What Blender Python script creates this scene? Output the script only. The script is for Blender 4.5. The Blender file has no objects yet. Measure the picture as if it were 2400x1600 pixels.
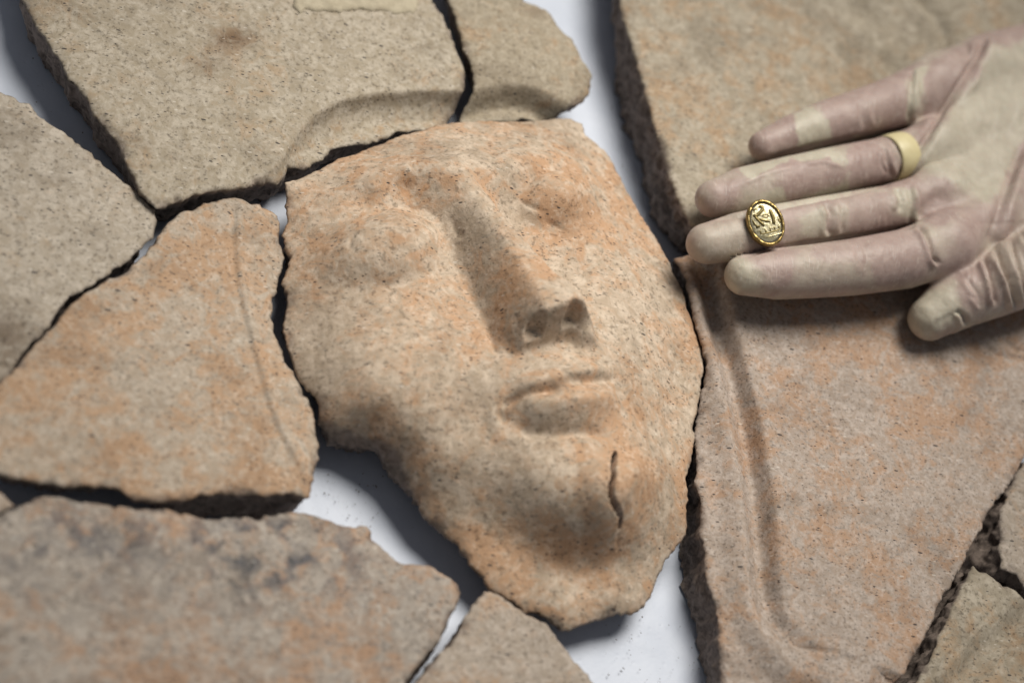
import bpy, math, random
import numpy as np
from mathutils import Vector, Matrix
from mathutils.geometry import delaunay_2d_cdt

# ------------------------------------------------------------------ camera, light, exposure
S = bpy.context.scene
MM = 0.001
TILT = math.radians(36.0)
AZ = np.array([0.45, 0.89]); AZ = AZ / np.linalg.norm(AZ)
DIST = 700.0                      # millimetres from lens to the sherds
PXMM = 6.5                        # photograph pixels per millimetre at that distance
FPX = PXMM * DIST
FWD = np.array([math.sin(TILT) * AZ[0], math.sin(TILT) * AZ[1], -math.cos(TILT)])
_up = np.array([0.0, 1.0, 0.0]); UP = _up - FWD * _up.dot(FWD); UP /= np.linalg.norm(UP)
RIGHT = np.cross(FWD, UP)
TARGET = np.array([0.0, 0.0, 20.0])
CAM = TARGET - FWD * DIST

cam = bpy.data.cameras.new('camera'); camo = bpy.data.objects.new('camera', cam)
S.collection.objects.link(camo); S.camera = camo
M = Matrix(((RIGHT[0], UP[0], -FWD[0], CAM[0] * MM), (RIGHT[1], UP[1], -FWD[1], CAM[1] * MM),
            (RIGHT[2], UP[2], -FWD[2], CAM[2] * MM), (0, 0, 0, 1)))
camo.matrix_world = M
cam.sensor_width = 36.0; cam.lens = FPX / 2400.0 * 36.0
cam.clip_start = 0.05; cam.clip_end = 20.0
cam.dof.use_dof = True; cam.dof.aperture_fstop = 4.6
cam.dof.focus_distance = 0.707

w = bpy.data.worlds.new('World'); S.world = w; w.use_nodes = True
w.node_tree.nodes['Background'].inputs[0].default_value = (0.90, 0.94, 1.0, 1)
w.node_tree.nodes['Background'].inputs[1].default_value = 0.13

def spot_lamp(name, loc, aim, radius, watts, col, cone, blend):
    l = bpy.data.lights.new(name, 'SPOT'); l.shadow_soft_size = radius; l.energy = watts; l.color = col
    l.spot_size = math.radians(cone); l.spot_blend = blend
    o = bpy.data.objects.new(name, l); S.collection.objects.link(o)
    o.location = loc
    o.rotation_euler = (Vector(aim) - Vector(loc)).to_track_quat('-Z', 'Y').to_euler()
    return o
KEY = spot_lamp('studio_lamp', (0.22, 0.44, 0.98), (0.0, 0.03, 0.02), 0.33, 84.0, (1.0, 0.95, 0.86), 47, 1.0)
S.view_settings.view_transform = 'Standard'; S.view_settings.look = 'None'
S.view_settings.exposure = 0.0; S.view_settings.gamma = 1.0; S.view_settings.use_curve_mapping = False

# ------------------------------------------------------------------ helpers
rng = np.random.default_rng(7)
random.seed(7)

def ray(px, py):
    d = FWD + RIGHT * ((px - 1200.0) / FPX) + UP * ((800.0 - py) / FPX)
    return d / np.linalg.norm(d)
def unp(px, py, z):
    """the point of the place seen at photo pixel (px, py) lying z mm above the table"""
    d = ray(px, py); t = (z - CAM[2]) / d[2]
    return CAM + d * t
def proj(P):
    q = P - CAM; f = q @ FWD
    return np.stack([1200 + FPX * (q @ RIGHT) / f, 800 - FPX * (q @ UP) / f], 1)
def hit(px, py, h, z0=75.0):
    d = ray(px, py)
    zs = np.arange(z0, 0, -0.25)
    P = CAM[None] + d[None] * ((zs - CAM[2]) / d[2])[:, None]
    k = np.nonzero(h(P[:, :2]) >= zs)[0]
    return P[k[0]] if len(k) else P[-1]

_perm = np.random.default_rng(3).permutation(512).astype(np.int64)
_perm = np.concatenate([_perm, _perm, _perm])
_g = np.random.default_rng(4).normal(size=(512, 3)); _g /= np.linalg.norm(_g, axis=1)[:, None]
def pn(P, scale, seed=0.0):
    """gradient noise, about -0.6..0.6; P is N x 2 or N x 3 in mm, scale = size of a lump in mm"""
    P = np.asarray(P, float)
    if P.shape[1] == 2: P = np.concatenate([P, np.zeros((len(P), 1))], 1)
    Q = P / scale + np.array([seed * 17.31, seed * 9.77, seed * 5.13])
    I = np.floor(Q).astype(np.int64); F = Q - I; U = F * F * F * (F * (F * 6 - 15) + 10)
    out = np.zeros(len(Q))
    for dx in (0, 1):
        for dy in (0, 1):
            for dz in (0, 1):
                h = _perm[(_perm[(_perm[(I[:, 0] + dx) & 511] + I[:, 1] + dy) & 511] + I[:, 2] + dz) & 511]
                g = _g[h]
                v = g[:, 0] * (F[:, 0] - dx) + g[:, 1] * (F[:, 1] - dy) + g[:, 2] * (F[:, 2] - dz)
                out += v * np.where(dx, U[:, 0], 1 - U[:, 0]) * np.where(dy, U[:, 1], 1 - U[:, 1]) * np.where(dz, U[:, 2], 1 - U[:, 2])
    return out
def fbm(P, scale, seed=0.0, oct=4, rough=0.5):
    a = 1.0; s = 0; 
    for k in range(oct):
        s = s + a * pn(P, scale / 2 ** k, seed + k * 1.7); a *= rough
    return s
def sst(x, a, b):
    t = np.clip((x - a) / (b - a), 0, 1); return t * t * (3 - 2 * t)
def smax(a, b, k):
    h = np.clip(0.5 + 0.5 * (a - b) / k, 0, 1); return b + (a - b) * h + k * h * (1 - h)
def smin(a, b, k): return -smax(-a, -b, k)

def seg_dist(P, poly, closed=False):
    """distance, signed side (+ left of travel), parameter 0..1 along an open polyline"""
    poly = np.asarray(poly, float)
    A = poly if closed else poly[:-1]; B = np.roll(poly, -1, 0) if closed else poly[1:]
    L = np.linalg.norm(B - A, axis=1); cum = np.concatenate([[0], np.cumsum(L)])
    best = np.full(len(P), 1e18); side = np.zeros(len(P)); par = np.zeros(len(P))
    for i in range(len(A)):
        ab = B[i] - A[i]; ap = P - A[i]
        t = np.clip((ap @ ab) / max(1e-12, ab @ ab), 0, 1)
        q = ap - t[:, None] * ab; d = (q * q).sum(1)
        m = d < best
        best[m] = d[m]; side[m] = (ab[0] * ap[:, 1] - ab[1] * ap[:, 0])[m]; par[m] = (cum[i] + t * L[i])[m]
    return np.sqrt(best), np.sign(side), par / cum[-1]
def inside(P, poly):
    x, y = P[:, 0], P[:, 1]; r = np.zeros(len(P), bool)
    n = len(poly); j = n - 1
    for i in range(n):
        xi, yi = poly[i]; xj, yj = poly[j]
        c = ((yi > y) != (yj > y)) & (x < (xj - xi) * (y - yi) / (yj - yi + 1e-15) + xi)
        r ^= c; j = i
    return r
def resample(poly, step, extra=None):
    poly = np.asarray(poly, float); nxt = np.roll(poly, -1, 0)
    out = []; ex = []
    for i in range(len(poly)):
        L = np.linalg.norm(nxt[i] - poly[i]); n = max(1, int(round(L / step)))
        for k in range(n):
            out.append(poly[i] + (nxt[i] - poly[i]) * k / n)
            if extra is not None: ex.append(extra[i] + (extra[(i + 1) % len(poly)] - extra[i]) * k / n)
    return np.array(out), (np.array(ex) if extra is not None else None)
def near_dist(P, B):
    """distance to the nearest of many boundary points"""
    out = np.empty(len(P))
    for s in range(0, len(P), 4000):
        d = ((P[s:s + 4000, None, :] - B[None]) ** 2).sum(2); out[s:s + 4000] = np.sqrt(d.min(1))
    return out

def link(o, parent=None):
    S.collection.objects.link(o)
    if parent is not None: o.parent = parent
    return o
def mesh_obj(name, V, F, mats, parent=None, attrs=None, fmat=None, smooth=True):
    me = bpy.data.meshes.new(name)
    me.from_pydata([tuple(v) for v in (np.asarray(V) * MM).tolist()], [], [tuple(f) for f in F])
    for m in mats: me.materials.append(m)
    if fmat is not None: me.polygons.foreach_set('material_index', np.asarray(fmat, np.int32))
    if smooth: me.polygons.foreach_set('use_smooth', np.ones(len(me.polygons), bool))
    for k, v in (attrs or {}).items():
        a = me.attributes.new(k, 'FLOAT', 'POINT'); a.data.foreach_set('value', np.asarray(v, np.float32))
    me.update()
    return link(bpy.data.objects.new(name, me), parent)
def tag(o, label=None, cat=None, group=None, kind=None):
    if label: o['label'] = label
    if cat: o['category'] = cat
    if group: o['group'] = group
    if kind: o['kind'] = kind
    return o

# ------------------------------------------------------------------ materials
class NT:
    def __init__(s, name):
        s.m = bpy.data.materials.new(name); s.m.use_nodes = True
        s.t = s.m.node_tree; s.t.nodes.clear()
        s.out = s.n('ShaderNodeOutputMaterial'); s.b = s.n('ShaderNodeBsdfPrincipled')
        s.l(s.b.outputs[0], s.out.inputs[0])
    def n(s, k, **kw):
        x = s.t.nodes.new(k)
        for a, v in kw.items(): setattr(x, a, v)
        return x
    def l(s, a, b): s.t.links.new(a, b)
    def setin(s, sock, v):
        if hasattr(v, 'is_output'): s.l(v, sock)
        else: sock.default_value = v
    def coords(s, scale=(1, 1, 1), rot=(0, 0, 0), loc=(0, 0, 0)):
        c = s.n('ShaderNodeTexCoord'); m = s.n('ShaderNodeMapping')
        m.inputs['Scale'].default_value = scale; m.inputs['Rotation'].default_value = rot; m.inputs['Location'].default_value = loc
        s.l(c.outputs['Object'], m.inputs[0]); return m.outputs[0]
    def noise(s, co, scale, detail=4, rough=0.6, dist=0.0):
        x = s.n('ShaderNodeTexNoise'); s.l(co, x.inputs['Vector'])
        x.inputs['Scale'].default_value = scale; x.inputs['Detail'].default_value = detail
        x.inputs['Roughness'].default_value = rough; x.inputs['Distortion'].default_value = dist
        return x.outputs[0]
    def ramp(s, f, a, b, lo=0.0, hi=1.0):
        x = s.n('ShaderNodeMapRange'); x.interpolation_type = 'SMOOTHSTEP'
        s.setin(x.inputs[0], f); x.inputs[1].default_value = a; x.inputs[2].default_value = b
        x.inputs[3].default_value = lo; x.inputs[4].default_value = hi
        return x.outputs[0]
    def math(s, op, a, b=0.0):
        x = s.n('ShaderNodeMath', operation=op); s.setin(x.inputs[0], a); s.setin(x.inputs[1], b); return x.outputs[0]
    def mix(s, f, a, b, blend='MIX'):
        x = s.n('ShaderNodeMix', data_type='RGBA', blend_type=blend)
        s.setin(x.inputs[0], f)
        for sock, v in ((x.inputs[6], a), (x.inputs[7], b)):
            if hasattr(v, 'is_output'): s.l(v, sock)
            else: sock.default_value = (*v, 1)
        return x.outputs[2]
    def attr(s, name):
        x = s.n('ShaderNodeAttribute', attribute_name=name); return x.outputs['Fac']
    def bump(s, h, strength, dist, prev=None):
        x = s.n('ShaderNodeBump'); x.inputs['Strength'].default_value = strength; x.inputs['Distance'].default_value = dist
        s.l(h, x.inputs['Height'])
        if prev is not None: s.l(prev, x.inputs['Normal'])
        return x.outputs[0]
    def specks(s, co, scale, keep, rmax):
        v = s.n('ShaderNodeTexVoronoi'); s.l(co, v.inputs['Vector']); v.inputs['Scale'].default_value = scale
        sep = s.n('ShaderNodeSeparateColor'); s.l(v.outputs['Color'], sep.inputs[0])
        k = s.math('LESS_THAN', sep.outputs[0], keep)
        r = s.math('MULTIPLY', sep.outputs[1], rmax)
        d = s.math('SUBTRACT', r, v.outputs['Distance'])
        return s.math('MULTIPLY', s.ramp(d, 0.0, 0.05), k)

def clay(name, beige, beige2, orange, amt, grey, seed, rot, stain_shade=(0.16, 0.10, 0.06), specks=1.0, core=(0.105, 0.084, 0.072), greyamt=0.5):
    ds = lambda c, k: tuple(x + (sum(c) / 3 - x) * k for x in c)
    beige, beige2, orange = [tuple(a * b for a, b in zip(c, k)) for c, k in ((beige, (0.92, 0.93, 0.98)), (beige2, (0.90, 0.905, 0.94)), (orange, (0.93, 0.855, 0.73)))]
    k_ = (0.82, 1.0, 1.22, 0.92, 1.12)[int(seed) % 5]
    t = NT(name)
    loc = (seed * 0.37, seed * 0.71, seed * 0.13)
    c0 = t.coords(loc=loc)
    ca = t.coords(scale=(1, 2.6, 1), rot=(0, 0, rot), loc=loc)
    big = t.noise(c0, 28 * k_, 2, 0.5); med = t.noise(c0, 125 * k_, 5, 0.66, 0.8); mid2 = t.noise(c0, 270 * k_, 4, 0.66, 0.7); fine = t.noise(c0, 640 * k_, 3, 0.6)
    # body colour: pale and deeper clay in soft patches
    col = t.mix(t.ramp(mid2, 0.36, 0.60), beige2, beige)
    # salmon fired patches, a few millimetres across
    o = t.math('ADD', t.math('MULTIPLY', big, 0.40), t.math('ADD', t.math('MULTIPLY', med, 0.50), t.math('MULTIPLY', fine, 0.10)))
    th = 0.62 - 0.20 * amt
    om = t.math('MULTIPLY', t.ramp(o, th - 0.06, th + 0.08), 0.40 + 0.5 * amt)
    om = t.math('MAXIMUM', om, t.math('MULTIPLY', t.math('MULTIPLY', t.attr('ochre'), 0.85), t.ramp(mid2, 0.62, 0.44)))
    col = t.mix(om, col, orange)
    g = t.ramp(t.noise(ca, 210, 4, 0.7, 0.5), 0.55, 0.70)    # grey clouding
    col = t.mix(t.math('MULTIPLY', g, greyamt), col, grey)
    pl = t.ramp(t.math('ADD', t.math('MULTIPLY', mid2, 0.6), t.math('MULTIPLY', fine, 0.4)), 0.52, 0.63)   # pale bloom of lime and soil
    col = t.mix(t.math('MULTIPLY', pl, 0.42), col, tuple(min(0.85, 1.18 * x + 0.06) for x in beige))
    col = t.mix(t.math('MULTIPLY', t.attr('stain_shade'), t.ramp(med, 0.25, 0.6)), col, stain_shade)
    col = t.mix(t.ramp(fine, 0.46, 0.32), col, t.mix(1.0, col, (0.60, 0.59, 0.58), 'MULTIPLY'))
    soil = t.ramp(t.noise(c0, 36, 5, 0.66, 0.6), 0.48, 0.66)     # ingrained soil
    col = t.mix(t.math('MULTIPLY', soil, 0.55), col, t.mix(1.0, col, (0.62, 0.60, 0.58), 'MULTIPLY'))
    # temper: sparse dark needles, clustered, and a few pale grains
    d1 = t.specks(ca, 240, 0.06 * specks, 0.30); d2 = t.specks(ca, 560, 0.26 * specks, 0.44)
    dark = t.math('MAXIMUM', t.math('MULTIPLY', d1, 0.85), t.math('MULTIPLY', d2, t.ramp(med, 0.44, 0.60, 0.12, 0.95)))
    col = t.mix(dark, col, (0.045, 0.042, 0.043))
    sc = t.ramp(t.noise(t.coords(scale=(1, 0.05, 0.3), rot=(0, 0, rot + 0.8), loc=loc), 1000, 2, 0.5), 0.66, 0.72)      # scrapes
    col = t.mix(t.math('MULTIPLY', sc, t.ramp(big, 0.45, 0.6, 0.0, 0.15)), col, (0.62, 0.55, 0.45))
    wh = t.specks(ca, 400, 0.06, 0.40)
    col = t.mix(t.math('MULTIPLY', wh, 0.4), col, (0.76, 0.71, 0.64))
    # broken edges show the grey-brown core
    k = t.attr('core')
    cc = t.mix(t.ramp(mid2, 0.3, 0.65), core, tuple(x * 2.7 for x in core))
    col = t.mix(k, col, cc)
    t.l(col, t.b.inputs['Base Color'])
    t.b.inputs['Roughness'].default_value = 0.86; t.b.inputs['Specular IOR Level'].default_value = 0.25
    h = t.math('ADD', t.noise(c0, 300, 6, 0.66), t.math('MULTIPLY', dark, -0.2))
    t.l(t.bump(h, 0.60, 0.0009), t.b.inputs['Normal'])
    return t.m

BEI = (0.44, 0.355, 0.245); BEI2 = (0.36, 0.29, 0.20)
ORG = (0.47, 0.255, 0.135); GRY = (0.25, 0.225, 0.195)
MAT = {
 'crown':  clay('beige_clay', (0.49, 0.425, 0.325), (0.41, 0.345, 0.25), (0.44, 0.31, 0.205), 0.22, (0.33, 0.295, 0.24), 1.0, 0.5, greyamt=0.5),
 'band':   clay('olive_beige_clay', (0.44, 0.375, 0.275), (0.37, 0.31, 0.22), (0.45, 0.30, 0.19), 0.30, (0.29, 0.26, 0.21), 2.0, 0.2, greyamt=0.4),
 'plate':  clay('sand_clay', (0.50, 0.435, 0.345), (0.43, 0.365, 0.28), (0.47, 0.345, 0.24), 0.15, (0.34, 0.305, 0.255), 3.0, 0.9, specks=1.3, greyamt=0.5),
 'wig':    clay('pinkish_clay', (0.50, 0.42, 0.325), (0.44, 0.355, 0.265), (0.49, 0.325, 0.22), 0.66, (0.36, 0.315, 0.265), 4.0, 1.3, greyamt=0.5),
 'face':   clay('warm_face_clay', (0.60, 0.485, 0.36), (0.50, 0.395, 0.285), (0.55, 0.335, 0.21), 0.60, (0.36, 0.315, 0.255), 5.0, 0.75, specks=1.2, greyamt=0.6),
 'smoked': clay('smoked_clay', (0.43, 0.375, 0.31), (0.35, 0.305, 0.255), (0.45, 0.275, 0.175), 0.48, (0.20, 0.19, 0.185), 6.0, 0.3, greyamt=0.7, stain_shade=(0.115, 0.115, 0.125)),
 'lappet': clay('red_clay', (0.49, 0.41, 0.34), (0.42, 0.335, 0.265), (0.47, 0.30, 0.205), 0.52, (0.31, 0.28, 0.255), 7.0, 1.7, greyamt=0.65),
 'shoulder': clay('dun_clay', (0.45, 0.39, 0.295), (0.38, 0.325, 0.24), (0.45, 0.305, 0.195), 0.36, (0.30, 0.27, 0.22), 8.0, 0.1, greyamt=0.45),
 'small':  clay('tan_clay', (0.46, 0.39, 0.315), (0.39, 0.325, 0.255), (0.45, 0.295, 0.195), 0.45, (0.30, 0.27, 0.235), 9.0, 2.1, greyamt=0.5),
}

# ------------------------------------------------------------------ the sheet
def sheet_mat():
    t = NT('white_sheet'); c = t.coords()
    n = t.noise(c, 40, 4, 0.6); col = t.mix(t.ramp(n, 0.3, 0.7), (0.60, 0.65, 0.76), (0.54, 0.59, 0.70))
    t.l(col, t.b.inputs['Base Color']); t.b.inputs['Roughness'].default_value = 0.48
    t.b.inputs['Specular IOR Level'].default_value = 0.45
    b = t.bump(t.noise(c, 26, 2, 0.5, 0.4), 0.45, 0.006); vd = t.n('ShaderNodeTexVoronoi'); t.l(c, vd.inputs['Vector']); vd.inputs['Scale'].default_value = 260; b = t.bump(t.math('ADD', t.noise(c, 700, 2, 0.5), t.ramp(vd.outputs['Distance'], 0.0, 0.3)), 0.18, 0.0004, b)
    t.l(b, t.b.inputs['Normal']); return t.m
def build_sheet():
    n = 121; xs = np.linspace(-420, 420, n)
    X, Y = np.meshgrid(xs, xs); P = np.stack([X.ravel(), Y.ravel()], 1)
    z = 0.9 * fbm(P, 60, 31, 3)
    V = np.column_stack([P, z - 0.8])
    F = [(j * n + i, j * n + i + 1, (j + 1) * n + i + 1, (j + 1) * n + i) for j in range(n - 1) for i in range(n - 1)]
    o = mesh_obj('white_sheet', V, F, [sheet_mat()]); o['kind'] = 'structure'
build_sheet()

# ------------------------------------------------------------------ sherds
def outline(pts, z):
    return np.array([unp(p[0], p[1], z(p) if callable(z) else z)[:2] for p in pts])
def sherd(name, pts, zc, hfun, mat, seed, res=0.9, inset=0.55, jag=0.75, rim=0.9, chips=0.35, attrs=None, label=None, cat='pottery sherd', group='sherds of the clay coffin lid', wall_amp=1.3):
    """pts: photo outline of the upper edge (x, y[, undercut]); hfun(P) height in mm; walls drop to the sheet"""
    pts = [(p[0], p[1], p[2] if len(p) > 2 else inset) for p in pts]
    poly = outline(pts, zc)
    und = np.array([p[2] for p in pts])
    B, U = resample(poly, res * 0.8, und)
    T = np.roll(B, -3, 0) - np.roll(B, 3, 0); T /= np.linalg.norm(T, axis=1)[:, None] + 1e-9
    area = 0.5 * np.sum(B[:, 0] * np.roll(B[:, 1], -1) - np.roll(B[:, 0], -1) * B[:, 1])
    sg = 1.0 if area > 0 else -1.0
    N = np.stack([T[:, 1], -T[:, 0]], 1) * sg            # outward
    B = B + N * (jag * (fbm(B, 7, seed, 3, 0.6) * 1.2 + 0.7 * pn(B, 1.8, seed + 5) + 0.35 - 1.5 * np.abs(pn(B, 4.5, seed + 6))))[:, None]
    lo, hi = B.min(0), B.max(0)
    gx = np.arange(lo[0], hi[0], res); gy = np.arange(lo[1], hi[1], res * 0.866)
    X, Y = np.meshgrid(gx, gy); X = X + (np.arange(len(gy)) % 2)[:, None] * res * 0.5
    G = np.stack([X.ravel(), Y.ravel()], 1)
    G = G + rng.uniform(-0.12, 0.12, G.shape) * res
    G = G[inside(G, B)]
    D = near_dist(G, B); G = G[D > res * 0.55]
    nb = len(B)
    pts2 = np.concatenate([B, G])
    r = delaunay_2d_cdt([Vector(p) for p in pts2], [(i, (i + 1) % nb) for i in range(nb)], [], 0, 1e-7)
    V2 = np.array([tuple(v) for v in r[0]]); tris = np.array(r[2])
    # drop triangles outside the outline
    cen = V2[tris].mean(1); tris = tris[inside(cen, B)]
    used = np.zeros(len(V2), bool); used[tris.ravel()] = True
    D = near_dist(V2, B)
    z = hfun(V2)
    # worn rim with chips
    cn = sst(fbm(V2, 9, seed + 2, 2), 0.10, 0.38) * chips
    z = z - rim * np.exp(-D / 0.9) - cn * 3.2 * (1 - sst(D, 0.0, 3.4)) + 0.10 * pn(V2, 3.0, seed + 8) + 0.22 * pn(V2, 11, seed + 9)
    core = np.clip(cn * 2.2 * (1 - sst(D, 0.4, 3.0)), 0, 1) * 0.85 + 0.25 * (D < 0.3)
    # orientation up
    a = V2[tris]; cr = (a[:, 1, 0] - a[:, 0, 0]) * (a[:, 2, 1] - a[:, 0, 1]) - (a[:, 1, 1] - a[:, 0, 1]) * (a[:, 2, 0] - a[:, 0, 0])
    tris[cr < 0] = tris[cr < 0][:, ::-1]
    # boundary loop = B in order: map B index -> output vertex
    m = {}
    for vi, o in enumerate(r[3]):
        for q in o:
            if q < nb: m[q] = vi
    loop = [m[i] for i in range(nb)]
    V = np.column_stack([V2, z])
    ext = {k: f(V2) for k, f in (attrs or {}).items()}
    if 'core' in ext: core = np.maximum(core, ext['core'])
    K = 13
    rings = []; zt = V[loop, 2]; P0 = V[loop, :2]
    for k in range(1, K + 1):
        f = (k / K) ** 1.15
        zz = zt * (1 - f)
        P3 = np.column_stack([P0, zz])
        rough = 1.35 * wall_amp * min(1.0, k / 2.5) * (fbm(P3, 6.5, seed + 3, 4, 0.6) * 1.2) - 0.15
        prof = 1.0 - 0.25 * math.sin(f * math.pi)
        off = -U * (zt - zz) * prof + rough
        rings.append(np.column_stack([P0 + N * off[:, None], np.maximum(zz, -1.0)]))
    base = len(V)
    V = np.concatenate([V] + rings)
    F = [tuple(t) for t in tris.tolist()]; nt = len(F)
    prev = loop
    for k in range(K):
        cur = [base + k * nb + i for i in range(nb)]
        for i in range(nb):
            j = (i + 1) % nb
            q = (prev[i], cur[i], cur[j], prev[j])
            F.append(q if sg > 0 else q[::-1])
        prev = cur
    nw = K * nb
    at = {'core': np.concatenate([core, np.ones(nw)])}
    for k in ('stain_shade', 'ochre'):
        at[k] = np.concatenate([ext.get(k, np.zeros(base)), np.zeros(nw)])
    o = mesh_obj(name, V, F, [mat], attrs=at)
    tag(o, label, cat, group)
    return o

def line_w(px, z): return np.array([unp(x, y, z)[:2] for x, y in px])
def blob(px, py, z, rx, ry=None, ang=0.0):
    c = unp(px, py, z)[:2]; ry = ry or rx
    def f(P):
        d = P - c; ca, sa = math.cos(ang), math.sin(ang)
        u = (d[:, 0] * ca + d[:, 1] * sa) / rx; v = (-d[:, 0] * sa + d[:, 1] * ca) / ry
        return np.exp(-(u * u + v * v))
    return f
def groove(P, line, width, depth, taper=0.15):
    d, s, t = seg_dist(P, line)
    e = sst(t, 0, taper) * (1 - sst(t, 1 - taper, 1)) if taper > 0 else 1.0
    return -depth * np.exp(-(d / width) ** 2) * e

# crown sherd: big upper piece with the stepped edge of the wig
L_A = line_w([(520, 470), (600, 425), (655, 385), (690, 330), (735, 275), (800, 238), (880, 220), (980, 210), (1100, 203)], 23)
def h_A(P):
    d, s, t = seg_dist(P, L_A); sd = d * s            # + on the upper side (left of travel)
    step = np.exp(-np.maximum(0.6 - sd, 0) / 3.0)
    z = 14.0 + 9.0 * step * (0.35 + 0.65 * sst(t, 0.08, 0.45)) + (1 - 0.65 * sst(t, 0.08, 0.45) - 0.35) * 8.0
    z = z + 3.0 * sst(-sd, 7.0, 15.0) * sst(t, 0.2, 0.5)
    c = unp(500, 100, 22)[:2]; q = ((P - c) ** 2).sum(1)
    return z + 1.2 - 5.0 * q / 110 ** 2 + 0.5 * fbm(P, 30, 41, 2)
PA = [(57, 0), (65, 28), (86, 65), (114, 107), (138, 138), (155, 179), (183, 207), (207, 241), (220, 272), (248, 303), (275, 331), (289, 375), (310, 410), (331, 451), (365, 487, .7),
      (379, 484, .7), (413, 472, .3), (455, 458, .3), (489, 448), (534, 444), (572, 441), (592, 430), (630, 422), (654, 422), (668, 406, .2), (680, 379, .0), (706, 375, .0), (727, 370, .1), (747, 358), (765, 350),
      (786, 329, .2), (824, 320, .2), (865, 319, .3), (910, 307), (937, 284, .2), (979, 281, .3), (1010, 284), (1048, 269), (1065, 258), (1067, 248), (1079, 231), (1089, 207), (1095, 190), (1091, 161), (1081, 136), (1072, 119), (1064, 81), (1047, 49), (1040, 25), (1013, 0), (990, -150), (20, -150)]
A = sherd('pottery_sherd', PA, 21, h_A, MAT['crown'], 1.0, inset=0.25,
      attrs={'stain_shade': lambda P: np.clip(0.9 * blob(540, 95, 23, 9, 6, 0.5)(P) + 0.5 * blob(490, 160, 23, 8, 5, 0.4)(P) + 0.35 * blob(330, 335, 22, 6, 4)(P), 0, 1),
             'ochre': lambda P: 0.75 * np.clip(groove(P, line_w([(600, 425), (690, 390), (740, 330), (800, 300), (870, 300), (990, 265)], 19), 5.5, -1.0, 0.1), 0, 1) * sst(fbm(P, 6, 61, 3), -0.1, 0.4)},
      label='large beige sherd along the top, its stepped lower edge curving above the forehead')
# lime crust left on the crown sherd, at the upper frame edge
def crust():
    pts = [(684, -10), (690, 18), (700, 27), (740, 24), (775, 27), (800, 20), (850, 19), (900, 24), (940, 25), (972, 20), (985, 5), (990, -60), (690, -70)]
    P = outline(pts, 24); B, _ = resample(P, 1.2)
    B = B + np.stack([fbm(B, 4, 71, 3, 0.7), fbm(B, 4, 72, 3, 0.7)], 1) * 2.2
    lo, hi = B.min(0), B.max(0); X, Y = np.meshgrid(np.arange(lo[0], hi[0], 1.3), np.arange(lo[1], hi[1], 1.3)); G = np.stack([X.ravel(), Y.ravel()], 1)
    G = G[inside(G, B)]; G = G[near_dist(G, B) > 0.8]; nb = len(B)
    r = delaunay_2d_cdt([Vector(p) for p in np.concatenate([B, G])], [(i, (i + 1) % nb) for i in range(nb)], [], 0, 1e-7)
    V2 = np.array([tuple(v) for v in r[0]]); tris = np.array(r[2]); tris = tris[inside(V2[tris].mean(1), B)]
    z = h_A(V2) + 1.0 * (1 - np.exp(-near_dist(V2, B) / 1.0)) + 0.9 * fbm(V2, 5, 73, 4, 0.6) + 0.2
    m = {q: vi for vi, o in enumerate(r[3]) for q in o if q < nb}; loop = [m[i] for i in range(nb)]
    V = np.column_stack([V2, z]); low = V[loop] - np.array([0, 0, 2.2]); base = len(V)
    F = [tuple(t) for t in tris.tolist()] + [(loop[i], base + i, base + (i + 1) % nb, loop[(i + 1) % nb]) for i in range(nb)]
    t = NT('lime_crust'); c = t.coords(); n = t.noise(c, 260, 5, 0.7)
    t.l(t.mix(t.ramp(n, 0.3, 0.7), (0.52, 0.46, 0.345), (0.40, 0.345, 0.25)), t.b.inputs['Base Color']); t.b.inputs['Roughness'].default_value = 0.9
    t.l(t.bump(n, 0.6, 0.001), t.b.inputs['Normal'])
    mesh_obj('lime_crust', np.concatenate([V, low]), F, [t.m], parent=A)['label'] = 'pale cream crust at the top edge'
crust()

L_B = line_w([(1090, 212), (1130, 202), (1180, 196), (1215, 196), (1265, 208), (1320, 232), (1390, 246)], 23)
def h_B(P):
    d, s, t = seg_dist(P, L_B); sd = d * s
    z = 14.5 + 8.5 * sst(sd, -6.0, 1.0) + 3.5 * sst(-sd, 6.0, 12)
    c = unp(1210, 110, 23)[:2]; q = ((P - c) ** 2).sum(1)
    return z + 0.8 - 5.0 * q / 45 ** 2
PB = [(1053, 0), (1062, 28), (1074, 70), (1085, 115), (1098, 145), (1108, 181), (1108, 213), (1097, 232), (1094, 249), (1100, 269), (1128, 266), (1149, 262), (1181, 266), (1213, 267), (1230, 257), (1251, 256), (1270, 261), (1315, 253), (1344, 244), (1370, 234), (1383, 221), (1387, 200), (1386, 174), (1374, 153), (1361, 136), (1353, 119), (1340, 93), (1315, 74), (1304, 62), (1293, 40), (1278, 23), (1255, 13), (1238, 11), (1225, 0), (1210, -130), (1030, -130)]
sherd('pottery_sherd', PB, 21, h_B, MAT['band'], 2.0, inset=0.5, attrs={'stain_shade': lambda P: 0.5 * blob(1252, 30, 22, 5, 3)(P)},
      label='small rounded beige sherd above the forehead, right of the narrow vertical gap')

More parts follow.
